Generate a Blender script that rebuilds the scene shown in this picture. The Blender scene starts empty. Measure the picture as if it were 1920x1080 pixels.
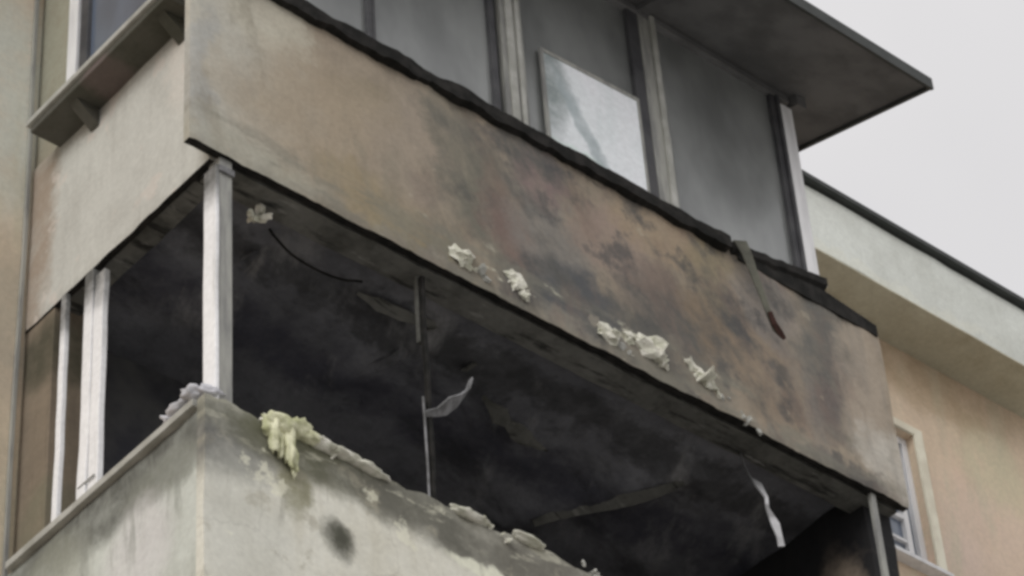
import bpy, bmesh, math, random
from mathutils import Matrix, Vector, noise

sc = bpy.context.scene
COL = sc.collection
GZ = 12.5                      # height of the bay datum above the street
random.seed(7)

# ------------------------------------------------------------------ camera
FPX = 5900.0
yaw, pit, roll = (math.radians(a) for a in (43.35, 41.6, 4.62))
fw = Vector((math.sin(yaw)*math.cos(pit), math.cos(yaw)*math.cos(pit), math.sin(pit)))
rt = fw.cross(Vector((0, 0, 1))).normalized()
dn = fw.cross(rt)
c_, s_ = math.cos(roll), math.sin(roll)
cx = c_*rt + s_*dn
cy = -s_*rt + c_*dn
cam = bpy.data.cameras.new('camera')
cam.sensor_width = 36.0
cam.lens = FPX/1920*36
cam.clip_end = 2000
cam_o = bpy.data.objects.new('camera', cam)
COL.objects.link(cam_o)
M = Matrix((cx, -cy, -fw)).transposed().to_4x4()
M.translation = Vector((-6.623, -9.059, -10.956+GZ))
cam_o.matrix_world = M
sc.camera = cam_o

# ------------------------------------------------------------------ world, sun, exposure
SUN_AZ = Vector((-0.92, -0.38, 0)).normalized()      # towards the sun
SUN_EL = math.radians(28)
w = bpy.data.worlds.new('World')
sc.world = w
w.use_nodes = True
nt = w.node_tree
nt.nodes.clear()
wo = nt.nodes.new('ShaderNodeOutputWorld')
bg = nt.nodes.new('ShaderNodeBackground')
sky = nt.nodes.new('ShaderNodeTexSky')
sky.sky_type = 'NISHITA'
sky.sun_disc = False
sky.sun_elevation = SUN_EL
sky.sun_rotation = math.atan2(SUN_AZ.x, SUN_AZ.y)
sky.dust_density = 4
mul = nt.nodes.new('ShaderNodeVectorMath'); mul.operation = 'SCALE'
mul.inputs['Scale'].default_value = 0.06
tcw = nt.nodes.new('ShaderNodeTexCoord')
cn = nt.nodes.new('ShaderNodeTexNoise')
cn.inputs['Scale'].default_value = 2.2; cn.inputs['Detail'].default_value = 5
cr = nt.nodes.new('ShaderNodeValToRGB')
cr.color_ramp.elements[0].position = 0.3; cr.color_ramp.elements[0].color = (0.735, 0.725, 0.735, 1)
cr.color_ramp.elements[1].position = 0.7; cr.color_ramp.elements[1].color = (0.90, 0.88, 0.885, 1)
mx = nt.nodes.new('ShaderNodeMix'); mx.data_type = 'RGBA'
mx.inputs[0].default_value = 0.94
L = nt.links.new
L(tcw.outputs['Generated'], cn.inputs['Vector'])
L(cn.outputs['Fac'], cr.inputs['Fac'])
L(sky.outputs[0], mul.inputs[0])
L(mul.outputs[0], mx.inputs[6]); L(cr.outputs[0], mx.inputs[7])
L(mx.outputs[2], bg.inputs['Color'])
bg.inputs['Strength'].default_value = 1.0
L(bg.outputs[0], wo.inputs[0])

sl = bpy.data.lights.new('sun', 'SUN')
sl.energy = 1.5
sl.angle = math.radians(35)
sl.color = (1.0, 0.985, 0.955)
so = bpy.data.objects.new('sun', sl)
COL.objects.link(so)
sd = Vector((SUN_AZ.x*math.cos(SUN_EL), SUN_AZ.y*math.cos(SUN_EL), math.sin(SUN_EL)))
so.rotation_euler = sd.to_track_quat('Z', 'Y').to_euler()
so.location = (-20, -20, 30)

vs = sc.view_settings
vs.view_transform = 'Standard'; vs.look = 'None'; vs.exposure = 0.0; vs.gamma = 1.0
vs.use_curve_mapping = False
sc.render.engine = 'CYCLES'
sc.cycles.pixel_filter_type = 'BLACKMAN_HARRIS'
sc.cycles.filter_width = 3.3
sc.cycles.use_denoising = True
sc.cycles.max_bounces = 8

# ------------------------------------------------------------------ materials
def lin(v):
    v /= 255.0
    return v/12.92 if v <= 0.04045 else ((v+0.055)/1.055)**2.4
def S(r, g, b, k=1.0):
    return tuple(min(0.85, lin(v)/k) for v in (r, g, b)) + (1.0,)

class NT:
    def __init__(self, name):
        self.m = bpy.data.materials.new(name); self.m.use_nodes = True
        self.t = self.m.node_tree; self.t.nodes.clear()
        self.out = self.t.nodes.new('ShaderNodeOutputMaterial')
    def n(self, typ, **kw):
        o = self.t.nodes.new(typ)
        for k, v in kw.items(): setattr(o, k, v)
        return o
    def l(self, a, b): self.t.links.new(a, b)
    def setin(self, sock, v):
        if hasattr(v, 'links') or hasattr(v, 'is_output'): self.l(v, sock)
        else: sock.default_value = v
    def mix(self, f, a, b, blend='MIX'):
        o = self.n('ShaderNodeMix', data_type='RGBA', blend_type=blend)
        self.setin(o.inputs[0], f); self.setin(o.inputs[6], a); self.setin(o.inputs[7], b)
        return o.outputs[2]
    def math(self, op, a, b=0.0, c=None, clamp=False):
        o = self.n('ShaderNodeMath', operation=op, use_clamp=clamp)
        self.setin(o.inputs[0], a); self.setin(o.inputs[1], b)
        if c is not None: self.setin(o.inputs[2], c)
        return o.outputs[0]
    def vmath(self, op, a, b):
        o = self.n('ShaderNodeVectorMath', operation=op)
        self.setin(o.inputs[0], a); self.setin(o.inputs[1], b)
        return o.outputs[0]
    def noise(self, vec, scale, detail=4, rough=0.55, sc3=None):
        if sc3: 
            vec = self.vmath('MULTIPLY', vec, sc3)
        o = self.n('ShaderNodeTexNoise')
        self.l(vec, o.inputs['Vector'])
        o.inputs['Scale'].default_value = scale
        o.inputs['Detail'].default_value = detail
        o.inputs['Roughness'].default_value = rough
        return o
    def rng(self, v, a, b, c=0.0, d=1.0, smooth=True):
        o = self.n('ShaderNodeMapRange', interpolation_type='SMOOTHSTEP' if smooth else 'LINEAR')
        self.setin(o.inputs[0], v)
        for i, x in enumerate((a, b, c, d)): o.inputs[i+1].default_value = x
        return o.outputs[0]
    def obj(self):
        return self.n('ShaderNodeTexCoord').outputs['Object']
    def finish(self, col, rough=0.85, bump=None, bstr=0.3, bdist=0.01, spec=0.3, metallic=0.0):
        b = self.n('ShaderNodeBsdfPrincipled')
        self.setin(b.inputs['Base Color'], col)
        self.setin(b.inputs['Roughness'], rough)
        b.inputs['Specular IOR Level'].default_value = spec
        b.inputs['Metallic'].default_value = metallic
        if bump is not None:
            bp = self.n('ShaderNodeBump'); bp.inputs['Strength'].default_value = bstr
            bp.inputs['Distance'].default_value = bdist
            self.l(bump, bp.inputs['Height']); self.l(bp.outputs[0], b.inputs['Normal'])
        self.l(b.outputs[0], self.out.inputs[0])
        return self.m

def stained(name, base, dark, plane='xz', blobs=(), seed=0.0, streak=0.35, distort=0.35, spots=0.25, bstr=0.5, soot=None, peel=None, crack=0.0):
    """Weathered render: mottled, streaked, with soot / rust stains and some painted light and shade (plane coordinates in metres)."""
    t = NT(name)
    co = t.obj()
    co = t.vmath('ADD', co, (0, 0, 0))
    off = t.vmath('ADD', co, (seed, seed*1.7, seed*0.6))
    n1 = t.noise(off, 1.1, 5, 0.6)
    n2 = t.noise(off, 5.0, 5, 0.65)
    n3 = t.noise(off, 34.0, 4, 0.6)
    st = t.noise(off, 1.0, 4, 0.6, (9.0, 9.0, 0.8))
    f = t.math('ADD', t.rng(n1.outputs['Fac'], 0.35, 0.65, 0, 0.55), t.math('MULTIPLY', t.rng(n2.outputs['Fac'], 0.4, 0.7), spots))
    f = t.math('ADD', f, t.math('MULTIPLY', t.rng(st.outputs['Fac'], 0.48, 0.72), streak), clamp=True)
    col = t.mix(f, base, dark)
    # distorted plane coords
    dv = t.noise(off, 2.3, 4, 0.6)
    dd = t.vmath('MULTIPLY', t.vmath('SUBTRACT', dv.outputs['Color'], (0.5, 0.5, 0.5)), (distort*2, distort*2, distort*2))
    dv2 = t.noise(off, 11.0, 6, 0.7)
    dd2 = t.vmath('MULTIPLY', t.vmath('SUBTRACT', dv2.outputs['Color'], (0.5, 0.5, 0.5)), (distort*1.1,)*3)
    dc = t.vmath('ADD', t.vmath('ADD', co, dd), dd2)
    sx = t.n('ShaderNodeSeparateXYZ'); t.l(dc, sx.inputs[0])
    U = sx.outputs[0] if plane == 'xz' else sx.outputs[1]
    V = sx.outputs[1] if plane == 'xy' else sx.outputs[2]
    for (u0, v0, ru, rv, ang, c, amt) in blobs:
        ca, sa = math.cos(math.radians(ang)), math.sin(math.radians(ang))
        du = t.math('SUBTRACT', U, u0); dvv = t.math('SUBTRACT', V, v0)
        a = t.math('MULTIPLY_ADD', du, ca/ru, t.math('MULTIPLY', dvv, sa/ru))
        b = t.math('MULTIPLY_ADD', dvv, ca/rv, t.math('MULTIPLY', du, -sa/rv))
        r2 = t.math('MULTIPLY_ADD', a, a, t.math('MULTIPLY', b, b))
        msk = t.rng(r2, 0.15, 1.25, amt, 0.0)
        msk = t.math('MULTIPLY', msk, t.rng(n2.outputs['Fac'], 0.25, 0.6, 0.6, 1.0), clamp=True)
        col = t.mix(msk, col, c)
    sxo = t.n('ShaderNodeSeparateXYZ'); t.l(off, sxo.inputs[0])
    Uo = sxo.outputs[0] if plane != 'yz' else sxo.outputs[1]
    Vo = sxo.outputs[1] if plane == 'xy' else sxo.outputs[2]
    for (u0, u1, v0, v1, ang, along, across, lo, hi, c, amt) in (soot or ()):
        # ragged smears drawn out along one direction, inside a soft window of the wall
        ca, sa = math.cos(math.radians(ang)), math.sin(math.radians(ang))
        cv = t.n('ShaderNodeCombineXYZ')
        t.l(t.math('MULTIPLY_ADD', Uo, ca*along, t.math('MULTIPLY', Vo, sa*along)), cv.inputs[0])
        t.l(t.math('MULTIPLY_ADD', Vo, ca*across, t.math('MULTIPLY', Uo, -sa*across)), cv.inputs[1])
        sn = t.noise(cv.outputs[0], 1.0, 7, 0.68)
        m = t.rng(sn.outputs['Fac'], lo, hi, 0, amt)
        du = abs(u1-u0)*0.22; dv_ = abs(v1-v0)*0.22
        for (q, e0, e1, d_) in ((U, u0, u1, du), (V, v0, v1, dv_)):
            m = t.math('MULTIPLY', m, t.rng(q, e0-d_, e0+d_))
            m = t.math('MULTIPLY', m, t.rng(q, e1-d_, e1+d_, 1.0, 0.0))
        col = t.mix(m, col, c)
    if peel:
        pn = t.noise(off, peel[0], 8, 0.62)
        col = t.mix(t.rng(pn.outputs['Fac'], peel[1], peel[1]+0.035, 0, peel[3]), col, peel[2])
    if crack:
        vo = t.n('ShaderNodeTexVoronoi', feature='DISTANCE_TO_EDGE')
        t.l(t.vmath('ADD', off, dd2), vo.inputs['Vector']); vo.inputs['Scale'].default_value = 1.7
        col = t.mix(t.rng(vo.outputs['Distance'], 0.003, 0.012, crack, 0.0), col, (0.05, 0.047, 0.042, 1))
    # fine grain
    g = t.rng(n3.outputs['Fac'], 0.3, 0.7, 0.92, 1.07, False)
    gc = t.n('ShaderNodeCombineColor')
    for i in range(3): t.l(g, gc.inputs[i])
    col = t.mix(1.0, col, gc.outputs[0], 'MULTIPLY')
    h = t.math('ADD', t.math('MULTIPLY', n3.outputs['Fac'], 0.22), n2.outputs['Fac'])
    return t.finish(col, 0.9, h, bstr, 0.012, 0.2)

def plain(name, a, b, scale=6.0, rough=0.6, spec=0.4, sc3=None, bstr=0.15, metallic=0.0):
    t = NT(name); co = t.obj()
    n = t.noise(co, scale, 5, 0.6, sc3)
    col = t.mix(t.rng(n.outputs['Fac'], 0.35, 0.68), a, b)
    n2 = t.noise(co, scale*6, 3)
    return t.finish(col, rough, n2.outputs['Fac'], bstr, 0.006, spec, metallic)

KF, KL = 0.66, 0.86          # rough light level on street-facing and on flank faces
F = lambda r, g, b: S(r, g, b, KF)
G = lambda r, g, b: S(r, g, b, KL)

P = lambda r, g, b: S(r*0.962, g*0.972, b*0.968, KF)
front_blobs = [
    # u, v, ru, rv, angle, colour, amount
    (0.05, 0.75, 0.6, 0.9, 0, P(164, 160, 151), 0.9),
    (-0.1, 0.45, 0.12, 0.6, 0, P(146, 145, 143), 0.8),  # painted shade along the panel's left end
    (0.35, 1.1, 0.3, 0.3, 0, P(166, 160, 146), 0.6),
    (0.95, 0.9, 0.3, 0.2, 25, P(122, 112, 96), 0.7),
    (1.25, 0.15, 0.5, 0.12, 0, P(112, 106, 84), 0.7),
    (0.55, 0.12, 0.35, 0.1, 0, P(124, 119, 107), 0.6),
    (1.5, 0.45, 0.2, 0.3, 20, P(140, 129, 111), 0.7),
    (0.20, 0.05, 0.55, 0.22, 0, P(152, 149, 138), 0.75),
    (0.75, 0.55, 0.8, 0.5, 0, P(144, 131, 115), 0.85),
    (1.0, 0.30, 0.45, 0.25, 0, P(130, 118, 96), 0.8),
    (1.35, 0.75, 0.4, 0.5, -20, P(138, 127, 116), 0.7),
    (1.72, 0.75, 0.26, 0.75, 18, P(96, 94, 86), 0.9),
    (1.95, 0.50, 0.20, 0.45, 22, P(106, 90, 85), 0.85),
    (2.25, 0.60, 0.34, 0.6, 18, P(112, 108, 104), 0.9),
    (2.42, 0.26, 0.40, 0.28, 0, P(74, 75, 78), 0.95),
    (2.20, 1.08, 0.22, 0.25, 0, P(112, 94, 94), 0.7),
    (2.75, 0.85, 0.35, 0.35, 0, P(132, 116, 108), 0.8),
    (3.15, 1.15, 0.45, 0.25, 0, P(138, 122, 104), 0.85),
    (3.0, 0.55, 0.35, 0.35, 25, P(104, 96, 90), 0.8),
    (3.50, 1.12, 0.25, 0.35, 0, P(122, 112, 92), 0.7),
    (3.45, 0.60, 0.35, 0.35, 0, P(108, 94, 80), 0.8),
    (3.85, 0.45, 0.35, 0.40, 0, P(122, 108, 94), 0.8),
    (3.95, 1.02, 0.25, 0.35, 0, P(122, 116, 114), 0.7),
    (4.40, 0.95, 0.24, 0.65, -8, P(88, 88, 86), 0.9),
    (4.35, 0.45, 0.2, 0.3, 0, P(102, 90, 88), 0.7),
    (4.72, 0.75, 0.25, 0.6, 0, P(150, 138, 126), 0.8),
    (4.85, 0.25, 0.3, 0.3, 0, P(170, 164, 156), 0.9),
    (2.6, 0.02, 2.6, 0.11, 0, P(118, 114, 106), 0.7),
    (2.3, 1.42, 2.2, 0.13, 0, P(34, 33, 32), 0.95),
    (4.35, 1.45, 0.7, 0.20, 0, P(26, 27, 27), 0.95),
    (4.45, 0.02, 0.4, 0.12, 0, P(74, 72, 72), 0.8),
]
M_front = stained('sooty_render', P(140, 128, 114), P(114, 105, 94), 'xz', front_blobs, 3.1, 0.35, 0.24, 0.35, 0.6,
    soot=[(1.5, 4.4, -0.2, 1.7, -55, 1.4, 2.3, 0.44, 0.64, P(80, 79, 77), 0.9),
          (1.3, 4.9, -0.2, 1.7, -75, 1.4, 2.8, 0.50, 0.64, P(108, 92, 85), 0.40),
          (1.6, 4.4, -0.2, 1.6, -70, 2.6, 2.9, 0.52, 0.64, P(70, 70, 71), 0.75),
          (-0.3, 2.0, -0.1, 1.6, -80, 1.0, 3.0, 0.50, 0.68, P(122, 115, 103), 0.6),
          (3.9, 5.3, -0.2, 1.7, -84, 0.8, 5.0, 0.46, 0.64, P(118, 113, 107), 0.45),
          (-0.3, 5.2, -0.1, 0.32, 0, 1.5, 6.0, 0.47, 0.60, P(110, 107, 98), 0.6),
          (1.3, 3.6, -0.05, 0.28, 0, 3.5, 7.0, 0.58, 0.66, P(180, 176, 160), 0.7)],
    peel=(3.6, 0.64, P(152, 143, 129), 0.4), crack=0.0)
flank_blobs = [
    (1.66, 0.75, 0.24, 1.3, 0, G(146, 132, 118), 0.95),
    (1.3, 1.18, 0.6, 0.12, 0, G(150, 145, 135), 0.6),
    (0.25, 0.9, 0.2, 0.5, 0, G(196, 190, 182), 0.6),
]
M_flank = stained('pale_flank_render', G(188, 188, 182), G(168, 167, 161), 'yz', flank_blobs, 8.3, 0.35, 0.15, 0.35, peel=(4.0, 0.60, G(192, 183, 175), 0.5))
low_blobs = [
    (0.05, -1.82, 0.40, 0.25, 0, F(92, 92, 89), 1.0),
    (0.7, -1.66, 0.9, 0.22, 0, F(84, 84, 70), 1.0),
    (1.45, -1.72, 0.9, 0.22, 0, F(88, 87, 80), 1.0),
    (2.4, -1.74, 0.9, 0.24, 0, F(96, 94, 87), 0.95),
    (0.45, -1.94, 0.10, 0.18, 0, F(100, 98, 74), 0.85),
    (0.70, -2.12, 0.13, 0.13, -35, F(70, 70, 62), 1.0),
    (1.62, -1.90, 0.3, 0.05, 0, F(196, 196, 180), 0.9),
    (0.15, -2.3, 0.3, 0.5, 0, F(164, 164, 156), 0.6),
    (3.6, -1.8, 1.6, 0.25, 0, F(70, 68, 66), 0.9),
]
M_low = stained('pale_low_render', F(188, 187, 178), F(168, 165, 152), 'xz', low_blobs, 1.9, 0.3, 0.10, 0.3,
    soot=[(-0.2, 5, -2.15, -1.5, 85, 0.9, 7.0, 0.54, 0.68, F(112, 110, 101), 0.6),
          (-0.2, 5, -2.9, -1.5, 0, 4.0, 4.0, 0.56, 0.66, F(138, 134, 120), 0.6),
          (-0.2, 5, -1.78, -1.55, 0, 3.0, 9.0, 0.54, 0.62, F(176, 174, 158), 0.45)],
    peel=(3.0, 0.62, F(200, 196, 178), 0.5), crack=0.12)
lowflank_blobs = [
    (0.75, -1.72, 1.2, 0.27, 0, G(92, 93, 88), 1.0),
    (0.35, -1.86, 0.35, 0.16, 0, G(122, 124, 116), 0.9),
    (1.3, -1.95, 0.4, 0.3, 0, G(150, 152, 140), 0.6),
    (0.55, -2.2, 0.3, 0.35, 0, G(196, 194, 194), 0.7),
]
M_lowflank = stained('pale_low_flank_render', G(190, 194, 188), G(162, 165, 157), 'yz', lowflank_blobs, 5.2, 0.55, 0.10, 0.3, soot=[(0, 1.8, -2.2, -1.55, 85, 1.0, 8.0, 0.48, 0.62, G(128, 130, 124), 0.55)])
M_facade = stained('beige_facade_render', F(182, 165, 145), F(164, 148, 130), 'xz', [
    (8.1, 2.9, 0.4, 0.5, 0, F(170, 164, 140), 0.7),
    (7.6, 1.7, 0.35, 0.5, 0, F(176, 160, 150), 0.8),
    (7.4, 3.4, 1.2, 0.35, 0, F(140, 122, 98), 0.7),
    (7.9, 2.2, 0.6, 0.5, 0, F(182, 164, 150), 0.7),
    (-0.3, 1.6, 0.9, 1.1, 0, F(170, 171, 162), 0.95),
    (-0.3, 0.0, 0.7, 0.7, 0, F(150, 142, 128), 0.9),
    (-0.3, -1.2, 0.7, 0.8, 0, F(160, 151, 134), 0.9)], 11.0, 0.4, 0.2, 0.25, 0.35,
    soot=[(-9, 18, -6, 3.5, 88, 0.7, 3.0, 0.48, 0.68, F(160, 156, 136), 0.6), (4, 18, -6, 3.5, 80, 1.0, 2.2, 0.50, 0.68, F(186, 164, 146), 0.6)])
M_pier = stained('brown_pier_render', G(134, 122, 106), G(108, 98, 86), 'yz', [
    (1.55, 2.2, 0.4, 1.3, 0, G(146, 145, 130), 0.95),
    (1.55, -0.25, 0.3, 0.25, 0, G(72, 70, 58), 0.9),
    (1.5, -1.35, 0.25, 0.25, 0, G(112, 108, 92), 0.8)], 2.2, 0.5, 0.1, 0.2)
M_cornice = stained('cornice_render', F(186, 189, 184), F(166, 168, 162), 'xz', [
    (6.6, 3.62, 1.4, 0.10, 0, F(190, 190, 178), 0.5)], 4.4, 0.2, 0.2, 0.3)
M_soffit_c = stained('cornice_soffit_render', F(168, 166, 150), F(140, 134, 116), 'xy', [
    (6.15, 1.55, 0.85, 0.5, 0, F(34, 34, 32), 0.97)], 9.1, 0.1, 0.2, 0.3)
M_char = stained('charred_ceiling', (0.235, 0.24, 0.262, 1), (0.13, 0.133, 0.15, 1), 'xy', [
    (4.3, 0.95, 0.75, 0.9, 0, (0.030, 0.034, 0.050, 1), 0.95), (0.7, 1.2, 0.7, 0.35, 0, (0.06, 0.06, 0.085, 1), 0.8),
    (1.9, 1.25, 0.5, 0.3, 0, (0.045, 0.045, 0.065, 1), 0.8), (2.95, 0.55, 0.45, 0.25, 0, (0.24, 0.24, 0.235, 1), 0.7),
    (1.45, 0.55, 0.35, 0.3, 40, (0.22, 0.21, 0.20, 1), 0.7), (3.1, 1.2, 0.5, 0.18, -60, (0.05, 0.055, 0.055, 1), 0.8), (0.55, 0.6, 0.4, 0.2, 0, (0.05, 0.05, 0.05, 1), 0.7)], 6.0, 0.0, 0.3, 0.5, 1.0,
    soot=[(0.2, 3.6, 0.2, 1.6, 62, 0.9, 2.4, 0.52, 0.70, (0.42, 0.42, 0.425, 1), 0.7),
          (0.2, 4.0, 0.2, 1.7, 20, 0.9, 2.2, 0.50, 0.66, (0.05, 0.05, 0.056, 1), 0.7),
          (0.5, 3.4, 0.2, 1.2, 75, 0.8, 4.5, 0.60, 0.72, (0.40, 0.39, 0.38, 1), 0.7)])
M_charbeam = stained('charred_beam', (0.20, 0.20, 0.185, 1), (0.075, 0.075, 0.068, 1), 'xy', [], 12.0, 0.0, 0.3, 0.6, 1.0,
    soot=[(-1, 6, -1, 3, 0, 1.5, 9.0, 0.52, 0.62, (0.025, 0.025, 0.024, 1), 0.9), (-1, 6, -1, 3, 0, 2.5, 12.0, 0.58, 0.66, (0.36, 0.36, 0.34, 1), 0.6)])
M_black = plain('black_char', (0.012, 0.012, 0.011, 1), (0.030, 0.028, 0.026, 1), 12, 0.9, 0.2, None, 0.6)
M_room = plain('dim_interior', (0.16, 0.16, 0.155, 1), (0.10, 0.10, 0.10, 1), 2.0, 0.9)
M_soot = plain('soot_wall', (0.05, 0.05, 0.06, 1), (0.11, 0.11, 0.11, 1), 2.5, 0.9)
M_white = plain('white_frame', (0.84, 0.84, 0.85, 1), (0.68, 0.68, 0.69, 1), 5.0, 0.45, 0.4, (3, 3, 0.4))
M_wsoot = stained('smoked_white_frame', (0.90, 0.90, 0.91, 1), (0.80, 0.80, 0.81, 1), 'yz', [
    (0.7, 0.02, 3.0, 0.36, 0, (0.08, 0.08, 0.072, 1), 0.95)], 2.7, 0.35, 0.10, 0.15, 0.1,
    soot=[(-1, 3, -1.2, 0.2, 90, 1.0, 14.0, 0.5, 0.68, (0.42, 0.41, 0.39, 1), 0.5)])
M_grey = plain('weathered_grey_frame', (0.36, 0.36, 0.33, 1), (0.20, 0.20, 0.195, 1), 5.0, 0.6, 0.4, (3, 3, 0.5))
M_dark = plain('dark_frame', (0.075, 0.075, 0.08, 1), (0.045, 0.045, 0.05, 1), 6.0, 0.6)
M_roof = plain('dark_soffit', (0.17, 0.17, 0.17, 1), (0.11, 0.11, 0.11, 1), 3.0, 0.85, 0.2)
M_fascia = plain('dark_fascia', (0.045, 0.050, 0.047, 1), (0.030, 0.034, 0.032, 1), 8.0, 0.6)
M_sill = plain('metal_sill', (0.48, 0.48, 0.45, 1), (0.32, 0.32, 0.29, 1), 5.0, 0.5)
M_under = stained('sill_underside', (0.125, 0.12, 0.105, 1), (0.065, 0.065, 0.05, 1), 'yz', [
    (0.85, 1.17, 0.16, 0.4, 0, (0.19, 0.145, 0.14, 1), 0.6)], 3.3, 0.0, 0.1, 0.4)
M_foam = plain('cream_foam', (0.78, 0.76, 0.68, 1), (0.52, 0.52, 0.42, 1), 18.0, 0.9, 0.2, None, 0.8)
M_yfoam = plain('yellowed_foam', (0.80, 0.79, 0.58, 1), (0.44, 0.45, 0.26, 1), 11.0, 0.9, 0.2, None, 0.8)
M_pale = plain('pale_plastic', (0.62, 0.62, 0.66, 1), (0.42, 0.42, 0.44, 1), 9.0, 0.5, 0.4)
M_strip = stained('smoked_plastic', (0.62, 0.62, 0.64, 1), (0.40, 0.40, 0.41, 1), 'xz', [(3.8, -0.1, 0.5, 0.26, 0, (0.06, 0.06, 0.06, 1), 0.97), (3.84, -0.46, 0.2, 0.06, 20, (0.14, 0.14, 0.14, 1), 0.8)], 1.4, 0.3, 0.06, 0.4)
M_ash = plain('ash_grey', (0.26, 0.26, 0.27, 1), (0.11, 0.11, 0.11, 1), 9.0, 0.8)
M_trim = plain('pale_trim', F(198, 194, 178), F(178, 172, 156), 4.0, 0.85, 0.2)
M_blind = plain('blind_cloth', (0.45, 0.45, 0.43, 1), (0.36, 0.36, 0.34, 1), 4.0, 0.8, 0.2)
M_olive = plain('weathered_flashing', (0.13, 0.13, 0.10, 1), (0.07, 0.068, 0.055, 1), 8.0, 0.6, 0.3)
M_rust = plain('rust', (0.060, 0.030, 0.024, 1), (0.035, 0.018, 0.015, 1), 14.0, 0.9, 0.2)
M_ground = plain('concrete_yard', (0.40, 0.39, 0.37, 1), (0.30, 0.295, 0.28, 1), 0.6, 0.9, 0.2)
M_paving = plain('concrete_paving', (0.34, 0.33, 0.31, 1), (0.26, 0.25, 0.24, 1), 1.2, 0.9, 0.2)

def glass(name, tint, film, film_amt, ior=1.6):
    t = NT(name); co = t.obj()
    fr = t.n('ShaderNodeFresnel'); fr.inputs['IOR'].default_value = ior
    n = t.noise(co, 1.7, 4, 0.6, (1.0, 1.0, 0.5))
    bp = t.n('ShaderNodeBump'); bp.inputs['Strength'].default_value = 0.05; bp.inputs['Distance'].default_value = 0.02
    t.l(n.outputs['Fac'], bp.inputs['Height'])
    gl = t.n('ShaderNodeBsdfGlossy'); gl.inputs['Roughness'].default_value = 0.28
    gl.inputs['Color'].default_value = (0.95, 0.97, 0.97, 1)
    t.l(bp.outputs[0], gl.inputs['Normal'])
    tr = t.n('ShaderNodeBsdfTransparent'); tr.inputs['Color'].default_value = tint
    df = t.n('ShaderNodeBsdfDiffuse'); df.inputs['Color'].default_value = film
    m1 = t.n('ShaderNodeMixShader')
    fa = t.math('MULTIPLY', t.rng(n.outputs['Fac'], 0.3, 0.7, 0.5, 1.0), film_amt)
    t.l(fa, m1.inputs[0]); t.l(tr.outputs[0], m1.inputs[1]); t.l(df.outputs[0], m1.inputs[2])
    m2 = t.n('ShaderNodeMixShader')
    t.l(t.math('MULTIPLY', fr.outputs[0], 1.5, clamp=True), m2.inputs[0])
    t.l(m1.outputs[0], m2.inputs[1]); t.l(gl.outputs[0], m2.inputs[2])
    t.l(m2.outputs[0], t.out.inputs[0])
    return t.m
M_glass = glass('smoky_glass', (0.45, 0.46, 0.46, 1), (0.265, 0.275, 0.272, 1), 1.0)
M_glassb = glass('blue_glass', (0.30, 0.33, 0.40, 1), (0.15, 0.19, 0.27, 1), 0.85)

# ------------------------------------------------------------------ mesh helpers
def link(name, me, mat, parent=None):
    o = bpy.data.objects.new(name, me)
    COL.objects.link(o)
    if mat: 
        for m in (mat if isinstance(mat, (list, tuple)) else [mat]): me.materials.append(m)
    o.location = (0, 0, GZ) 
    if parent is not None:
        o.parent = parent
        # every part keeps bay coordinates (datum = underside of the upper parapet corner)
        p = parent; chain = Vector((0, 0, 0))
        while p is not None: chain += p.location; p = p.parent
        o.location = Vector((0, 0, GZ)) - chain
    return o

def from_bm(name, bm, mat, parent=None, smooth=False):
    bmesh.ops.recalc_face_normals(bm, faces=bm.faces)
    me = bpy.data.meshes.new(name); bm.to_mesh(me); bm.free()
    if smooth:
        for p in me.polygons: p.use_smooth = True
    return link(name, me, mat, parent)

def add_box(bm, lo, hi, bevel=0.0, rot=None):
    lo, hi = Vector(lo), Vector(hi)
    r = bmesh.ops.create_cube(bm, size=1.0)
    vs_ = r['verts']; cen = (lo+hi)/2; d = hi-lo
    for v in vs_: v.co = Vector((v.co.x*d.x, v.co.y*d.y, v.co.z*d.z))
    if bevel:
        es = list({e for v in vs_ for e in v.link_edges})
        rr = bmesh.ops.bevel(bm, geom=es, offset=bevel, segments=2, affect='EDGES', profile=0.6)
        vs_ = list({v for f in rr['faces'] for v in f.verts} | {v for v in vs_ if v.is_valid})
    for v in vs_:
        if rot is not None: v.co = rot @ v.co
        v.co += cen
    return vs_

def box(name, lo, hi, mat, parent, bevel=0.006, rot=None):
    bm = bmesh.new(); add_box(bm, lo, hi, bevel, rot)
    return from_bm(name, bm, mat, parent)

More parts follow.
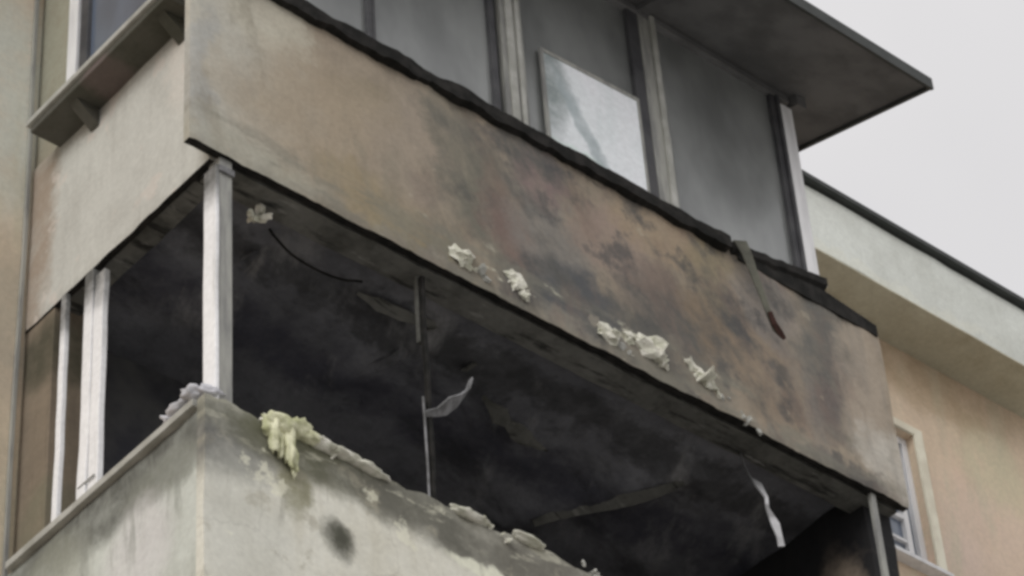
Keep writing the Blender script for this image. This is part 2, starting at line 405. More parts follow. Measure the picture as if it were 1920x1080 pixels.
def panel(name, plane, u0, u1, v0, v1, face, thick, mat, parent, nu=60, nv=16, disp=0.008,
          jag_b=0.0, jag_t=0.0, seed=0.0, chip=None, under=False):
    """A rendered wall panel: gridded uneven outer face, ragged bottom/top edges, real thickness.
    plane 'x': outer face looks to -Y at y=face; plane 'y': outer face looks to -X at x=face."""
    bm = bmesh.new(); F_, B_ = [], []
    for i in range(nu+1):
        u = u0+(u1-u0)*i/nu; rf, rb = [], []
        jb = jag_b*(noise.fractal(Vector((u*7.1, seed, 0)), 0.8, 2.0, 5)) if jag_b else 0
        jt = jag_t*(noise.fractal(Vector((u*4.3, seed+9, 0)), 1.0, 2.0, 4)) if jag_t else 0
        for j in range(nv+1):
            t = j/nv; v = v0+(v1-v0)*t + jb*(1-t)**6 + jt*t**6
            d = disp*noise.fractal(Vector((u*1.6, v*1.6, seed)), 1.0, 2.0, 4)
            # worn rounded arrises
            e = min(t, 1-t)*(v1-v0)
            wv = 0.012*max(0, 1-e/0.03) if e < 0.03 else 0
            d -= wv*(0.5+0.5*noise.noise(Vector((u*6, v*6, seed))))
            if chip: d += chip(u, v)
            w_ = -d
            if plane == 'x':
                rf.append(bm.verts.new((u, face+w_, v))); rb.append(bm.verts.new((u, face+thick, v)))
            else:
                rf.append(bm.verts.new((face+w_, u, v))); rb.append(bm.verts.new((face+thick, u, v)))
        F_.append(rf); B_.append(rb)
    for i in range(nu):
        for j in range(nv):
            bm.faces.new((F_[i][j], F_[i+1][j], F_[i+1][j+1], F_[i][j+1]))
            bm.faces.new((B_[i][j], B_[i][j+1], B_[i+1][j+1], B_[i+1][j]))
        fb = bm.faces.new((F_[i][0], B_[i][0], B_[i+1][0], F_[i+1][0]))
        if under: fb.material_index = 1
        bm.faces.new((F_[i][nv], F_[i+1][nv], B_[i+1][nv], B_[i][nv]))
    for j in range(nv):
        bm.faces.new((F_[0][j], F_[0][j+1], B_[0][j+1], B_[0][j]))
        bm.faces.new((F_[nu][j], B_[nu][j], B_[nu][j+1], F_[nu][j+1]))
    o = from_bm(name, bm, mat, parent, True)
    m = o.data
    try: m.set_sharp_from_angle(angle=math.radians(50))
    except Exception: pass
    return o

def lump(name, c, size, mat, parent, seed=0, rough=0.45, rot=0.0, sub=3):
    bm = bmesh.new()
    bmesh.ops.create_icosphere(bm, subdivisions=sub, radius=1.0)
    R = Matrix.Rotation(rot, 3, 'Y')
    for v in bm.verts:
        p = v.co.copy()
        k = 1 + rough*noise.fractal(p*1.7+Vector((seed*3.3, seed, 0)), 1.0, 2.0, 4)
        q = Vector((p.x*size[0], p.y*size[1], p.z*size[2]))*k
        v.co = R @ q + Vector(c)
    return from_bm(name, bm, mat, parent, True)

def cluster(bm, c, size, mi, seed, n=9):
    # torn crumbs of foam / mortar massed together: angular pieces of uneven size
    rnd = random.Random(seed*13+5)
    for k in range(n):
        r = bmesh.ops.create_icosphere(bm, subdivisions=2, radius=1.0)
        q = 0.22+0.75*rnd.random()**1.8
        pc = Vector((rnd.gauss(0, .42)*size[0], rnd.uniform(-.5, .3)*size[1], rnd.gauss(0, .4)*size[2]))
        pc.z -= 0.5*pc.x
        ax = Matrix.Rotation(rnd.uniform(0, 6.28), 3, Vector((rnd.random()-.5, rnd.random()-.5, rnd.random()-.5)).normalized())
        mn = min(size[0], size[2])
        for v in r['verts']:
            p = v.co.copy(); kf = 1+0.9*noise.fractal(p*2.1+Vector((seed+k*3.7, k, 0)), 1.0, 2.0, 3)
            v.co = Vector(c)+pc+ax @ (Vector((p.x*1.6, p.y*0.7, p.z*0.9))*mn*q*kf)
        for f_ in {f for v in r['verts'] for f in v.link_faces}: f_.material_index = mi

def ribbon(name, pts, width, thick, mat, parent=None, side=Vector((0, 1, 0)), wob=0.0):
    """A bent strip of sheet with thickness following pts; per-point widths allowed."""
    bm = bmesh.new(); rings = []
    n = len(pts)
    for i, p in enumerate(pts):
        p = Vector(p)
        a = Vector(pts[max(0, i-1)]); b = Vector(pts[min(n-1, i+1)])
        tg = (b-a).normalized()
        sd_ = (side - tg*side.dot(tg)).normalized()
        nm = tg.cross(sd_).normalized()
        w_ = width[i] if isinstance(width, (list, tuple)) else width
        sd2 = sd_*w_/2*(1+wob*noise.noise(p*9)); nm2 = nm*thick/2
        rings.append([bm.verts.new(p+sd2+nm2), bm.verts.new(p-sd2+nm2), bm.verts.new(p-sd2-nm2), bm.verts.new(p+sd2-nm2)])
    for i in range(n-1):
        for k in range(4):
            bm.faces.new((rings[i][k], rings[i][(k+1) % 4], rings[i+1][(k+1) % 4], rings[i+1][k]))
    bm.faces.new(rings[0]); bm.faces.new(rings[-1][::-1])
    return from_bm(name, bm, mat, parent)

def tag(o, label, cat, group=None):
    o['label'] = label; o['category'] = cat
    if group: o['group'] = group
    return o

# ------------------------------------------------------------------ ground
bm = bmesh.new()
bmesh.ops.create_grid(bm, x_segments=8, y_segments=8, size=600)
g = from_bm('ground', bm, M_ground); g.location = (0, 0, 0); g['kind'] = 'structure'
bm = bmesh.new(); add_box(bm, (-30, -3.0, -GZ+0.004), (40, 1.68, -GZ+0.13))
pv = from_bm('pavement', bm, M_paving); pv['kind'] = 'structure'

# ------------------------------------------------------------------ building
B = bpy.data.objects.new('apartment_building', None); COL.objects.link(B); B.location = (0, 1.7, 0)
tag(B, 'beige rendered apartment block with a fire-blackened projecting loggia bay', 'building')
D = 1.70; XL = 4.93; PT = 1.36; LT = -1.60

# main facade with an opening for the small window at the right
WX0, WX1, WZ0, WZ1 = 6.30, 7.27, 1.56, 2.77
bm = bmesh.new()
for lo, hi in (((-9, D, -GZ), (-0.0, D+0.35, 3.6)), ((0.0, D+0.02, -GZ), (WX0, D+0.35, 3.6)), ((WX1, D, -GZ), (18, D+0.35, 3.6)),
               ((WX0, D, -GZ), (WX1, D+0.35, WZ0)), ((WX0, D, WZ1), (WX1, D+0.35, 3.6))):
    add_box(bm, lo, hi)
from_bm('facade_wall', bm, M_facade, B)
panel('facade_render', 'x', XL+0.02, WX0, -6, 3.6, D, 0.019, M_facade, B, 20, 40, 0.002, seed=2)
box('building_core', (-9, D+0.36, -GZ), (18, 11, 4.15), M_facade, B, 0)
# cornice
co_ = panel('cornice', 'x', -9, 18, 3.60, 4.20, 1.28, 0.75, [M_cornice], B, 160, 8, 0.006, seed=4)
box('cornice_soffit', (-9, 1.285, 3.588), (18, D+0.002, 3.5995), M_soffit_c, co_, 0)
box('roof_edge_flashing', (-9, 1.225, 4.215), (18, 2.1, 4.26), M_fascia, co_, 0.004)
# facade window
fwn = box('window', (WX0, D+0.10, WZ0), (WX1, D+0.115, WZ1), M_glassb, B, 0)
bm = bmesh.new()
for lo, hi in (((WX0, D+.06, WZ0+.002), (WX0+.06, D+.13, WZ1)), ((WX1-.06, D+.06, WZ0+.002), (WX1, D+.13, WZ1)),
               ((WX0+.06, D+.06, WZ0+.002), (WX1-.06, D+.13, WZ0+.06)), ((WX0+.06, D+.06, WZ1-.06), (WX1-.06, D+.13, WZ1))):
    add_box(bm, lo, hi, 0.005)
from_bm('frame', bm, M_white, fwn)
box('mullion', (WX0+.80, D+.065, WZ0+.06), (WX0+.85, D+.13, WZ1-.06), M_white, fwn, 0.005)
box('transom', (WX0+.06, D+.068, WZ0+.44), (WX0+.80, D+.13, WZ0+.475), M_white, fwn, 0.005)
for zt in (0.24, 0.70, 0.95): box('glazing_bar', (WX0+.06, D+.072, WZ0+zt), (WX0+.80, D+.12, WZ0+zt+.022), M_white, fwn, 0.003)
for xb in (0.30, 0.55): box('glazing_bar', (WX0+xb, D+.07, WZ0+.06), (WX0+xb+.022, D+.12, WZ1-.06), M_white, fwn, 0.003)
box('blind', (WX0+.07, D+.15, WZ0+.72), (WX1-.07, D+.16, WZ1-.05), M_blind, fwn)
bm = bmesh.new()
for lo, hi in (((WX1, D-.022, WZ0-.02), (WX1+.09, D+.0, WZ1+.07)), ((WX0-.09, D-.022, WZ1), (WX1, D+.0, WZ1+.07)), ((WX0-.09, D-.022, WZ0-.02), (WX0, D+.0, WZ1))):
    add_box(bm, lo, hi, 0.006)
from_bm('surround', bm, M_trim, fwn)
box('sill', (WX0-.12, D-.09, WZ0-.055), (WX1+.06, D+.06, WZ0-.022), M_white, fwn)
box('room_backing', (WX0, D+.34, WZ0), (WX1, D+.35, WZ1), M_room, fwn, 0)

# bay: piers, slabs, ceilings
box('pier', (0.02, 1.45, -GZ), (0.26, D+.018, 3.4), M_pier, B, 0.004)
box('floor_slab', (0.10, 0.24, 0.14), (XL-.02, D+.018, 0.30), M_charbeam, B, 0)
box('loggia_floor', (0.10, 0.16, -2.78), (XL-.02, D+.018, -2.62), M_charbeam, B, 0)

# ---- burnt ceiling of the open loggia
bm = bmesh.new(); n_u, n_v = 90, 34; vv = []
for i in range(n_u+1):
    row = []
    for j in range(n_v+1):
        x = 0.14+(XL-0.20)*i/n_u; y = 0.235+(D-0.225)*j/n_v
        z = 0.115 + 0.028*noise.fractal(Vector((x*1.7, y*1.7, 3)), 1.0, 2.0, 5)
        # sagging, torn skin along two seams
        s1 = (x-3.73)*(1.42-0.62) - (y-0.62)*(3.29-3.73)
        z -= 0.07*math.exp(-(s1/0.10)**2) * (1 if 0.5 < y < 1.6 else 0.3)
        s2 = (x-1.75)*(1.10-0.68) - (y-0.68)*(1.64-1.75)
        z -= 0.05*math.exp(-(s2/0.06)**2)
        row.append(bm.verts.new((x, y, z)))
    vv.append(row)
for i in range(n_u):
    for j in range(n_v): bm.faces.new((vv[i][j], vv[i][j+1], vv[i+1][j+1], vv[i+1][j]))
ceil_o = from_bm('ceiling', bm, M_char, B, True)
# edge beams
def beam(name, lo, hi, mat, seed):
    bm = bmesh.new(); add_box(bm, lo, hi)
    bmesh.ops.subdivide_edges(bm, edges=[e for e in bm.edges if e.calc_length() > 0.8], cuts=(60 if hi[2]-lo[2] < 1 else 24), use_grid_fill=True)
    for v in bm.verts:
        v.co += Vector([0.010*noise.fractal(v.co*4+Vector((seed, k*7, 0)), 1.0, 2.0, 4) for k in range(3)])
    return from_bm(name, bm, mat, B)
beam('edge_beam', (0.08, 0.072, 0.005), (XL-.03, 0.245, 0.36), M_charbeam, 1)
beam('edge_beam', (0.045, 0.26, 0.015), (0.17, D-.01, 0.36), M_charbeam, 2)
M_end = stained('scorched_end_render', (0.020, 0.020, 0.022, 1), (0.035, 0.034, 0.034, 1), 'yz', [
    (0.40, -1.45, 0.34, 1.25, 0, F(172, 156, 138), 0.95), (1.0, -2.2, 0.6, 0.7, 0, F(140, 126, 112), 0.8)], 7.7, 0.3, 0.16)
beam('end_wall', (XL-.24, 0.14, -2.6), (XL-.02, D-.01, 0.36), M_end, 3)
box('soot_wall', (0.26, D-.015, -2.6), (XL-.0, D+.012, 0.16), M_soot, B, 0)
box('upper_room_wall', (0.26, D-.012, 0.31), (4.9, D+.014, 3.4), M_room, B, 0)

# ---- upper parapet
def corner_chip(u, v):
    return -0.01*max(0, 1-(u+0.17)/0.03)
pf = panel('parapet_panel', 'x', -0.165, XL, 0.0, PT, 0.0, 0.055, [M_front, M_black], B, 170, 44, 0.014, 0.010, 0.030, 1.0, corner_chip, True)
pf['label'] = 'smoke-stained tan front panel of the upper parapet'
box('parapet_core', (0.02, 0.058, 0.37), (XL-.01, 0.17, PT-.06), M_charbeam, B, 0)
pfl = panel('parapet_panel', 'y', 0.075, D, 0.0, 1.175, 0.0, 0.045, [M_flank, M_black], B, 60, 40, 0.006, 0.006, 0.0, 5.0, None, True)
# ragged black sill left on the front parapet
bm = bmesh.new(); N = 150
prev = None
for i in range(N+1):
    x = -0.15+(3.66+0.15)*i/N
    a = 0.034*noise.fractal(Vector((x*5, 1, 2)), 1.0, 2.0, 4); b = 0.030*noise.fractal(Vector((x*6, 5, 2)), 1.0, 2.0, 4)
    out = -0.045+0.02*noise.noise(Vector((x*4, 8, 1)))
    r = [bm.verts.new(p) for p in ((x, out, PT-.055+b), (x, out, PT+.035+a*.6), (x, 0.10, PT+.055+a*.5), (x, 0.10, PT-.06))]
    if prev:
        for k in range(4): bm.faces.new((prev[k], prev[(k+1) % 4], r[(k+1) % 4], r[k]))
    else: bm.faces.new(r)
    prev = r
bm.faces.new(prev)
cs = from_bm('charred_sill', bm, M_black, B)
# its torn-up right-hand length rises under the end window
bm = bmesh.new(); prev = None
for i in range(31):
    t = i/30; x = 3.70+0.80*t
    zc = PT+0.03+0.135*t; a = 0.018*noise.fractal(Vector((x*7, 3, 2)), 1.0, 2.0, 4)
    r = [bm.verts.new(p) for p in ((x, -0.03, zc-.055+a), (x, -0.03, zc+a), (x, 0.08, zc+.015+a), (x, 0.08, zc-.15))]
    if prev:
        for k in range(4): bm.faces.new((prev[k], prev[(k+1) % 4], r[(k+1) % 4], r[k]))
    else: bm.faces.new(r)
    prev = r
bm.faces.new(prev)
from_bm('charred_sill', bm, M_black, B)
bm = bmesh.new(); prev = None
for i in range(31):
    t = i/30; x = 3.75+(XL-3.77)*t
    a = 0.016*noise.fractal(Vector((x*8, 6, 2)), 1.0, 2.0, 4); zt = PT+0.02+0.075*min(1, t*1.6)-0.06*max(0, t-.6)/.4+a
    r = [bm.verts.new(p) for p in ((x, -0.012+a*.6, PT-.07+a), (x, -0.012+a*.6, zt-.02), (x, 0.12, zt), (x, 0.12, PT-.06))]
    if prev:
        for k in range(4): bm.faces.new((prev[k], prev[(k+1) % 4], r[(k+1) % 4], r[k]))
    else: bm.faces.new(r)
    prev = r
bm.faces.new(prev)
from_bm('charred_upstand', bm, M_black, B)

# foam and mortar remnants along the parapet foot
rem = [(1.62, .13, .12, .05), (1.72, .10, .09, .045), (1.93, .17, .05, .05), (1.99, .10, .06, .06), (2.58, .14, .08, .05),
       (2.78, .15, .035, .10), (2.90, .20, .10, .075), (3.00, .13, .09, .05), (3.27, .20, .10, .055), (3.36, .13, .10, .06), (2.72, .08, .10, .04), (3.55, .07, .14, .035)]
cb = bmesh.new()
for k, (x, z, a, b) in enumerate(rem): cluster(cb, (x, 0.0, z), (a, 0.022, b), 0 if k not in (1, 10, 11) else 1, k, 6)
for k, (x, y, z, a, b) in enumerate(((0.43, 0.20, -0.02, .035, .085), (0.40, 0.22, -0.09, .07, .03), (1.22, .235, 0.06, .06, .022), (1.54, .235, .04, .07, .018), (1.34, .25, .08, .05, .02))):
    cluster(cb, (x, y, z), (a, 0.03, b), 0 if k < 3 else 2, 20+k, 6)
o = from_bm('foam_crumbs', cb, [M_foam, M_sill, M_ash], pf); o['kind'] = 'stuff'

# ---- upper glazing, front
ZG0, ZG1 = PT+0.02, 3.12
GY = 0.07
def front_window(x0, x1, zb0, zb1, stile_l, stile_r, mat_l, mat_r):
    # pane with stiles and rails; the bottom edge may rise from zb0 to zb1
    bm = bmesh.new()
    vs_ = [bm.verts.new(p) for p in ((x0, GY, zb0), (x1, GY, zb1), (x1, GY, ZG1), (x0, GY, ZG1))]
    bm.faces.new(vs_)
    r = bmesh.ops.extrude_face_region(bm, geom=list(bm.faces))
    for v in [e for e in r['geom'] if isinstance(e, bmesh.types.BMVert)]: v.co.y += 0.012
    wn = from_bm('window', bm, M_glass, B)
    for (xa, wd, m_, dy) in ((x0, stile_l, mat_l, 0.0), (x1-stile_r, stile_r, mat_r, 0.003)):
        if wd:
            zb = zb0+(zb1-zb0)*(xa-x0)/(x1-x0)
            box('stile', (xa+.001, GY-.035+dy, zb-.02), (xa+wd-.001, GY+.04, ZG1-.001), m_, wn, 0.006)
    bm = bmesh.new()
    a = math.atan2(zb1-zb0, x1-x0)
    add_box(bm, (x0+stile_l, GY-.022, (zb0+zb1)/2-.01), (x1-stile_r, GY+.035, (zb0+zb1)/2+.035), 0.005, Matrix.Rotation(-a, 3, 'Y'))
    from_bm('rail', bm, M_grey, wn)
    return wn
front_window(0.06, 1.08, ZG0, ZG0, 0.08, 0.035, M_grey, M_dark)
front_window(1.08, 2.00, ZG0, ZG0, 0.02, 0.045, M_dark, M_dark)
w3 = front_window(2.04, 3.20, ZG0, ZG0+.04, 0.17, 0.09, M_grey, M_dark)
w4 = front_window(3.20, 4.38, ZG0+.04, ZG0+.16, 0.16, 0.05, M_grey, M_dark)
for xa, wd, m_ in ((2.075, .05, M_sill), (2.15, .03, M_sill)):
    box('bead', (xa, GY-.05, ZG0+.01), (xa+wd, GY-.033, ZG1-.02), m_, w3, 0.004)
box('bead', (3.29, GY-.052, ZG0+.06), (3.33, GY-.033, ZG1-.02), M_sill, w4, 0.004)
ep = box('corner_post', (4.40, GY-.05, ZG0+.13), (4.50, GY+.06, 3.0), M_white, B, 0.008)
box('post_foot', (4.385, GY-.065, ZG0+.12), (4.54, GY+.07, ZG0+.16), M_white, ep, 0.006)
box('cover_strip', (4.372, GY-.048, ZG0+.14), (4.397, GY+.03, 3.06), M_dark, ep, 0.003)
# return side of the glazing behind the post
sw = box('window', (4.455, GY+.08, PT), (4.467, D-.02, 3.1), M_glass, B, 0)
box('rail', (4.44, GY+.08, PT-.04), (4.48, D-.02, PT+.03), M_grey, sw)

# ---- upper glazing, flank side above the metal sill
fs = bmesh.new(); add_box(fs, (0.06, 0.14, 1.215), (0.072, 1.43, 3.12)); fwin = from_bm('window', fs, M_glassb, B)
for (a, b, m_, dx) in ((1.36, 1.45, M_white, 0.0), (1.27, 1.345, M_dark, .012), (0.62, 0.69, M_dark, .008), (0.50, 0.60, M_white, 0.0), (0.08, 0.16, M_grey, 0.0)):
    box('stile', (0.02+dx, a, 1.217), (0.10, b, 3.1), m_, fwin, 0.005)
box('rail', (0.03, 0.16, 1.217), (0.09, 1.27, 1.255), M_dark, fwin, 0.004)
sill = box('window_sill', (-0.215, 0.16, 1.190), (0.05, 1.46, 1.228), M_sill, B, 0.005)
box('sill_slab', (-0.195, 0.18, 1.140), (0.048, 1.44, 1.188), M_under, sill, 0.008)
for y in (0.30, 1.10):
    bm = bmesh.new()
    vs_ = [bm.verts.new(p) for p in ((-0.005, y-.035, 1.138), (-0.15, y-.035, 1.138), (-0.13, y-.035, 1.12), (-0.03, y-.035, 1.04), (-0.005, y-.035, 1.02))]
    f_ = bm.faces.new(vs_); r = bmesh.ops.extrude_face_region(bm, geom=[f_])
    for v in [e for e in r['geom'] if isinstance(e, bmesh.types.BMVert)]: v.co.y += 0.07
    from_bm('sill_bracket', bm, M_under, sill)

# ---- pent roof over the bay
def roof_z(y): return 2.90+(y+0.70)*0.30
bm = bmesh.new()
pts = [(-0.70, 0.0), (-0.70, 0.06), (1.2, 0.06), (1.2, 0.0)]
ra = [bm.verts.new((-0.65, y, roof_z(y)+d+0.012)) for y, d in pts]; rb = [bm.verts.new((4.97, y, roof_z(y)+d+0.012)) for y, d in pts]
for k in range(4): bm.faces.new((ra[k], ra[(k+1) % 4], rb[(k+1) % 4], rb[k]))
bm.faces.new(ra); bm.faces.new(rb[::-1])
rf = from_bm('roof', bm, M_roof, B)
def sloped(name, x0, x1, y0, y1, d0, d1, mat):
    bm = bmesh.new()
    vs_ = []
    for x in (x0, x1):
        for y, d in ((y0, d0), (y0, d1), (y1, d1), (y1, d0)): vs_.append(bm.verts.new((x, y, roof_z(y)+d)))
    for k in range(4): bm.faces.new((vs_[k], vs_[(k+1) % 4], vs_[4+(k+1) % 4], vs_[4+k]))
    bm.faces.new(vs_[:4]); bm.faces.new(vs_[4:][::-1])
    return from_bm(name, bm, mat, rf)
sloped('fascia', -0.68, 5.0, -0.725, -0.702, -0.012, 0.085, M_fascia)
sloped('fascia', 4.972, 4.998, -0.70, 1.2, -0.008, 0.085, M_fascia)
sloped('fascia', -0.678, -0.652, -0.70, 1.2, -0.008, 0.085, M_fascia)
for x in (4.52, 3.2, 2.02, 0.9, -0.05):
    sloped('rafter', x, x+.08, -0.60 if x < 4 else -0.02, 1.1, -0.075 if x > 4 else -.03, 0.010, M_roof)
box('head_beam', (0.0, 0.03, 3.06), (4.50, 0.17, 3.125), M_roof, B, 0.006)
box('head_beam', (0.0, 0.175, 3.06), (0.12, D-.02, 3.125), M_roof, B, 0.006)

# ---- lower parapet (burnt loggia)
def low_chip(u, v):
    k = 0
    if v > LT-.05 and 0.2 < u < 3: k = -0.02*max(0, noise.noise(Vector((u*5, 2, 7))))
    return k
lp = panel('parapet_panel', 'x', -0.065, XL, -2.90, LT, 0.0, 0.06, M_low, B, 170, 44, 0.012, 0.0, 0.045, 7.0, low_chip)
lp['label'] = 'pale front panel of the lower parapet with a sooty ragged top edge'
box('parapet_core', (0.02, 0.062, -2.88), (XL-.01, 0.16, LT-.03), M_charbeam, B, 0.01)
panel('parapet_panel', 'y', 0.068, D, -2.90, LT-.022, -0.045, 0.12, M_lowflank, B, 60, 40, 0.008, 0.0, 0.0, 8.0)
bm = bmesh.new(); prev = None
for i in range(61):
    y = 0.08+1.55*i/60; a = 0.008*noise.fractal(Vector((y*4, 2, 2)), 1.0, 2.0, 4)
    r = [bm.verts.new(p) for p in ((-0.08+a, y, LT-.03+a), (-0.08+a, y, LT+.010+a), (0.10, y, LT+.028+a*.4), (0.10, y, LT-.018))]
    if prev:
        for k in range(4): bm.faces.new((prev[k], prev[(k+1) % 4], r[(k+1) % 4], r[k]))
    else: bm.faces.new(r)
    prev = r
bm.faces.new(prev); bm.faces.ensure_lookup_table()
from_bm('ledge', bm, M_sill, B)
# mortar and foam remnants on its top edge
for k, (x, z, a, b) in enumerate(((0.60, LT+.012, .09, .032), (0.74, LT+.004, .10, .024), (0.90, LT-.008, .12, .020), (1.52, LT+.0, .11, .018), (1.90, LT+.004, .10, .018))):
    lump('foam_remnant', (x, -0.004, z), (a, 0.04, b), M_foam, lp, 60+k, 0.55, math.radians(3))
rem2 = [(0.64, LT+.01, .08, .025), (0.30, LT+.01, .10, .022), (1.66, LT-.01, .10, .02), (2.3, LT, .14, .02)]
cb = bmesh.new()
for k, (x, z, a, b) in enumerate(rem2): cluster(cb, (x, 0.0, z), (a*1.2, 0.03, b*1.1), 0 if k < 3 else 1, 40+k, 6)
o = from_bm('foam_crumbs', cb, [M_foam, M_sill], lp); o['kind'] = 'stuff'

# ---- frames left in the burnt loggia
cp = box('corner_post', (0.040, 0.035, LT-.01), (0.120, 0.125, 0.02), M_grey, B, 0.006)  # white post; its shaded front is painted in the grey
def warped(name, lo, hi, mat, parent, amp, seed):
    bm = bmesh.new(); add_box(bm, lo, hi, 0.006)
    bmesh.ops.subdivide_edges(bm, edges=[e for e in bm.edges if e.calc_length() > 0.6], cuts=24, use_grid_fill=True)
    for v in bm.verts:
        z = v.co.z
        v.co.x += amp*noise.fractal(Vector((z*1.6, seed, 0)), 1.0, 2.0, 3); v.co.y += amp*noise.fractal(Vector((z*1.9, seed, 5)), 1.0, 2.0, 3)
    return from_bm(name, bm, mat, parent)
warped('painted_lit_side', (0.014, 0.028, LT+.0), (0.037, 0.130, -0.06), M_wsoot, cp, 0.004, 1)  # white layer paints the post's lit left side; soot at the top
box('bracket', (0.030, 0.02, -0.10), (0.125, 0.034, -0.06), M_ash, cp, 0.003)
fr = warped('window_frame', (0.0, 1.315, LT+.0), (0.03, 1.36, 0.0), M_wsoot, B, 0.006, 2)
fr2 = warped('window_frame', (-0.005, 1.06, LT+.0), (0.04, 1.135, -0.02), M_wsoot, B, 0.005, 3)
warped('stile', (0.0, 0.97, LT+.0), (0.035, 1.052, -0.08), M_wsoot, fr2, 0.008, 4)
box('rail', (-0.008, 0.96, LT+.0), (0.042, 1.14, LT+.07), M_wsoot, fr2, 0.008)
box('latch', (-0.012, 0.98, LT+.17), (-0.004, 1.12, LT+.180), M_grey, fr2, 0.003)
box('corner_post', (4.64, 0.03, -2.6), (4.68, 0.06, 0.0), M_grey, B, 0.006)
# charred mullion standing in the opening: stout burnt head, thin metal strip below
mu = warped('mullion', (1.385, 0.10, LT-.03), (1.41, 0.13, -0.02), M_black, B, 0.006, 5)
warped('stile', (1.38, 0.135, -0.45), (1.41, 0.165, 0.06), M_charbeam, mu, 0.012, 6)
warped('cover_strip', (1.356, 0.100, LT-.02), (1.367, 0.112, -0.85), M_ash, mu, 0.006, 7)
# torn skin hanging from the ceiling
fl = []
ribbon('plaster_flap', [(3.73-.44*t, 0.62+.80*t, 0.03-0.02*math.sin(6*t)) for t in [i/14 for i in range(15)]], [0.04+.04*math.sin(3.1*i/14) for i in range(15)], 0.012, M_charbeam, ceil_o, Vector((0.6, 0.3, -0.6)))
ribbon('plaster_flap', [(1.75-.11*t, 0.68+.42*t, 0.06-0.03*math.sin(5*t)) for t in [i/10 for i in range(11)]], 0.05, 0.012, M_char, ceil_o, Vector((0.7, 0.2, -0.6)))
for k in range(3):
    x = random.uniform(0.5, 4.5); y = random.uniform(0.35, 1.5)
    a = random.uniform(0, 6.28); l = random.uniform(0.08, 0.22)
    ribbon('plaster_flap', [(x+l*math.cos(a)*t, y+l*math.sin(a)*t, 0.10-0.07*t*t) for t in [i/4 for i in range(5)]],
           [random.uniform(.03, .09) for _ in range(5)], 0.008, random.choice([M_char, M_charbeam]), ceil_o, Vector((-math.sin(a), math.cos(a), 0.2)))

def wire(pts, r=0.006, mat=None):
    cu = []
    for i in range(len(pts)-1):
        a, b = Vector(pts[i]), Vector(pts[i+1])
        for k in range(8): cu.append(a.lerp(b, k/8)+Vector((0.012*noise.noise(a*3+Vector((k, 0, 0))), 0, -0.03*math.sin(math.pi*k/8))))
    cu.append(Vector(pts[-1]))
    return ribbon('hanging_wire', cu, r*2, r*2, mat or M_ash, ceil_o, Vector((0.3, 1, 0.1)))
wire([(0.62, .4, .11), (0.9, .45, 0.05), (1.25, .42, .09)], 0.005, M_black)
for z0 in (1.0,):
    ribbon('plaster_flap', [(1.28+.55*t, 0.50-.06*t, 0.085-.03*math.sin(3.1*t)) for t in [i/8 for i in range(9)]], [.02, .05, .09, .07, .1, .06, .05, .03, .01], .01, M_charbeam, ceil_o, Vector((.2, 1, -.5)), .6)
    ribbon('plaster_flap', [(2.35+.6*t, 0.75+.15*t, 0.07-.05*math.sin(3.1*t)) for t in [i/8 for i in range(9)]], [.02, .06, .1, .06, .12, .09, .05, .03, .01], .01, M_charbeam, ceil_o, Vector((.2, 1, -.6)), .6)

# ---- storeys below (plain, under the frame)
for zb in (-5.8, -8.7, -11.6):
    panel('parapet_panel', 'x', -0.12, XL, zb, zb+1.3, 0.0, 0.1, M_low, B, 20, 6, 0.01, seed=zb)
    panel('parapet_panel', 'y', 0.11, D, zb, zb+1.3, 0.0, 0.1, M_lowflank, B, 10, 6, 0.006, seed=zb)
    wn = box('window', (0.05, 0.06, zb+1.32), (XL-.04, 0.075, zb+2.86), M_glass, B, 0)
    for x in (0.06, 1.2, 2.4, 3.6, 4.78): box('stile', (x, 0.03, zb+1.32), (x+.08, 0.11, zb+2.86), M_white, wn, 0.005)
    wn = box('window', (0.03, 0.12, zb+1.32), (0.045, 1.44, zb+2.86), M_glass, B, 0)
    box('floor_slab', (0.12, 0.12, zb+2.87), (XL-.02, D+.01, zb+2.899 if zb < -6 else zb+2.899), M_room, B, 0)
    box('room_wall', (0.27, D-.01, zb+.1), (XL-.02, D+.012, zb+2.8), M_room, B, 0)

# service cable in the corner where the bay meets the facade
ribbon('service_cable', [(-0.045+.006*math.sin(z*2.1), D-.016, z) for z in [-6+i*.5 for i in range(19)]], 0.02, 0.02, M_grey, B, Vector((1, 0, 0)))

# ------------------------------------------------------------------ loose and dangling things
o = ribbon('flashing_strip', [(3.74, -.05, 1.40), (3.76, -.07, 1.30), (3.79, -.075, 1.16), (3.83, -.08, 1.00), (3.87, -.075, 0.88), (3.92, -.06, 0.80), (3.98, -.055, 0.77)],
           [.09, .07, .055, .04, .035, .03, .015], 0.008, M_olive, None, Vector((1, -0.3, 0)))
tag(o, 'bent olive metal strip dangling from the torn end of the black sill', 'metal strip')
e = ribbon('rusty_end', [(3.865, -.088, 0.885), (3.90, -.078, 0.82), (3.95, -.068, 0.785), (3.99, -.062, 0.76)], [.025, .034, .036, .018], 0.012, M_rust, o, Vector((1, -0.3, 0)))
o = ribbon('plastic_strip', [(3.79, .22, 0.02), (3.785, .20, -0.10), (3.79, .17, -.20), (3.80, .13, -.27), (3.83, .11, -.36), (3.815, .10, -.45), (3.85, .09, -.55), (3.87, .09, -.63), (3.885, .10, -.68)],
           [.008, .008, .010, .04, .055, .03, .06, .05, .035], 0.012, M_strip, None, Vector((1, -0.4, 0)), 0.9)
tag(o, 'thin white strip hanging from the beam in the dark end of the burnt loggia', 'plastic strip')
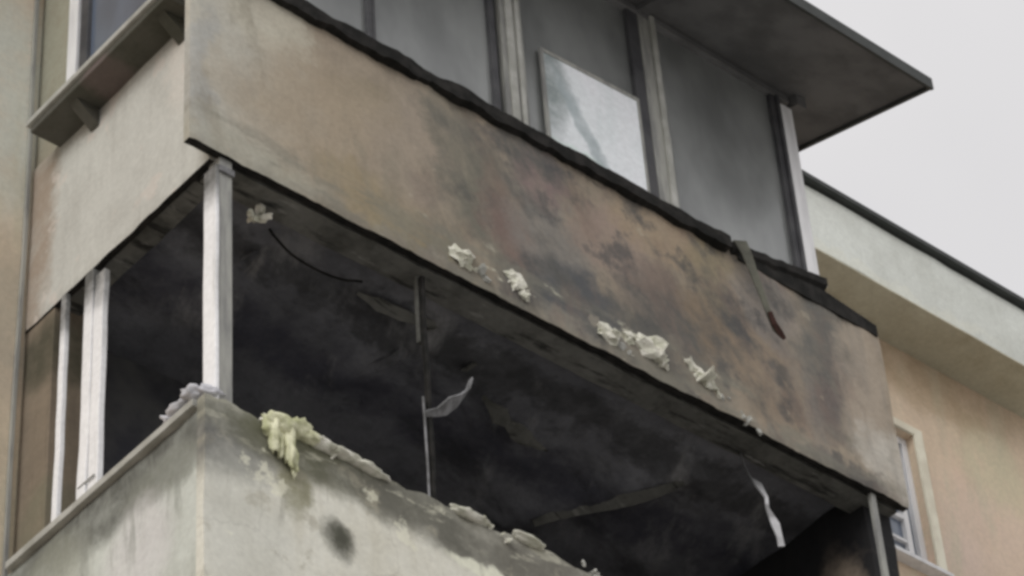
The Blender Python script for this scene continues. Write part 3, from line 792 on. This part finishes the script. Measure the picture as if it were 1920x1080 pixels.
o = ribbon('curled_trim', [(1.36, .095, -0.97), (1.43, .09, -.93), (1.50, .085, -.86), (1.58, .09, -.78), (1.65, .10, -.68), (1.70, .12, -.56)],
           [.03, .05, .08, .09, .07, .03], 0.01, M_ash, None, Vector((0.3, -0.6, 0.9)), 0.5)
tag(o, 'grey curled trim piece sticking out from the charred mullion', 'trim piece')
bm = bmesh.new()
# yellowed foam clump: cap with several drips over the parapet edge
def blob_into(bm, c, s, seed, rough=0.5):
    r = bmesh.ops.create_icosphere(bm, subdivisions=3, radius=1.0)
    for v in r['verts']:
        p = v.co.copy(); k = 1+rough*noise.fractal(p*1.8+Vector((seed, 0, seed*2)), 1.0, 2.0, 4)
        v.co = Vector(c)+Vector((p.x*s[0], p.y*s[1], p.z*s[2]))*k
for k, (x, y, z, a, b, d) in enumerate(((0.36, -.02, LT-.00, .09, .05, .05), (0.46, -.01, LT+.03, .10, .05, .05), (0.54, .0, LT+.01, .07, .05, .04),
        (0.31, -.03, LT-.09, .028, .03, .10), (0.40, -.03, LT-.11, .03, .03, .13), (0.43, -.025, LT-.19, .016, .02, .09), (0.35, -.025, LT-.13, .018, .02, .07), (0.29, -.02, LT-.05, .04, .03, .05))):
    blob_into(bm, (x, y, z), (a, b, d), k*2.3)
o = from_bm('foam_clump', bm, M_yfoam, None, True)
tag(o, 'yellowed melted foam clump dripping over the lower parapet edge', 'foam')
bm = bmesh.new()
for k, (x, y, z, a, b, d) in enumerate(((-.045, .12, LT+.075, .05, .06, .035), (-.04, .22, LT+.06, .05, .07, .035), (-.035, .30, LT+.045, .045, .05, .03), (0.0, .05, LT+.06, .06, .04, .03))):
    blob_into(bm, (x, y, z), (a, b, d), k*4.1, 0.6)
o = from_bm('plastic_wad', bm, M_pale, None, True)
tag(o, 'crumpled whitish plastic wad at the foot of the white corner post', 'plastic wad')
# sky reflection in the third upper window, painted on a flat sheet
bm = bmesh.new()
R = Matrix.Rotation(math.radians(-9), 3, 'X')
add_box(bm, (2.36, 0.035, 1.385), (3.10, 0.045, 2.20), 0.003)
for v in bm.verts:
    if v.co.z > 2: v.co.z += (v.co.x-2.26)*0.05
o = from_bm('painted_reflection', bm, stained('painted_sky_reflection', (0.90, 0.92, 0.96, 1), (0.76, 0.82, 0.84, 1), 'xz', [
    (2.34, 2.0, 0.20, 0.55, 0, (0.24, 0.28, 0.28, 1), 0.95), (2.62, 1.75, 0.07, 0.5, 28, (0.36, 0.42, 0.44, 1), 0.8), (2.55, 1.45, 0.25, 0.12, 0, (0.55, 0.70, 0.62, 1), 0.7)], 2.1, 0.4, 0.10, 0.1, 0.1))  # darker left part and diagonal streak belong to the painted reflection
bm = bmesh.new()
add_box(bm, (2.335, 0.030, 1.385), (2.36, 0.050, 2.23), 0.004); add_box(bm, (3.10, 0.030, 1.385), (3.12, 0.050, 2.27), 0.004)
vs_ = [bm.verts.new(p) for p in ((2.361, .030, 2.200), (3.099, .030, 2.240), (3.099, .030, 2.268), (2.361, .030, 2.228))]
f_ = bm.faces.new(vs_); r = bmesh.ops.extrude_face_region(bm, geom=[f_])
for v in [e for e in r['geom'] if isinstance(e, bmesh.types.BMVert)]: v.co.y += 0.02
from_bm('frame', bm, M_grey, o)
tag(o, 'painted bluish sky reflection filling the lower half of an upper window', 'sheet')
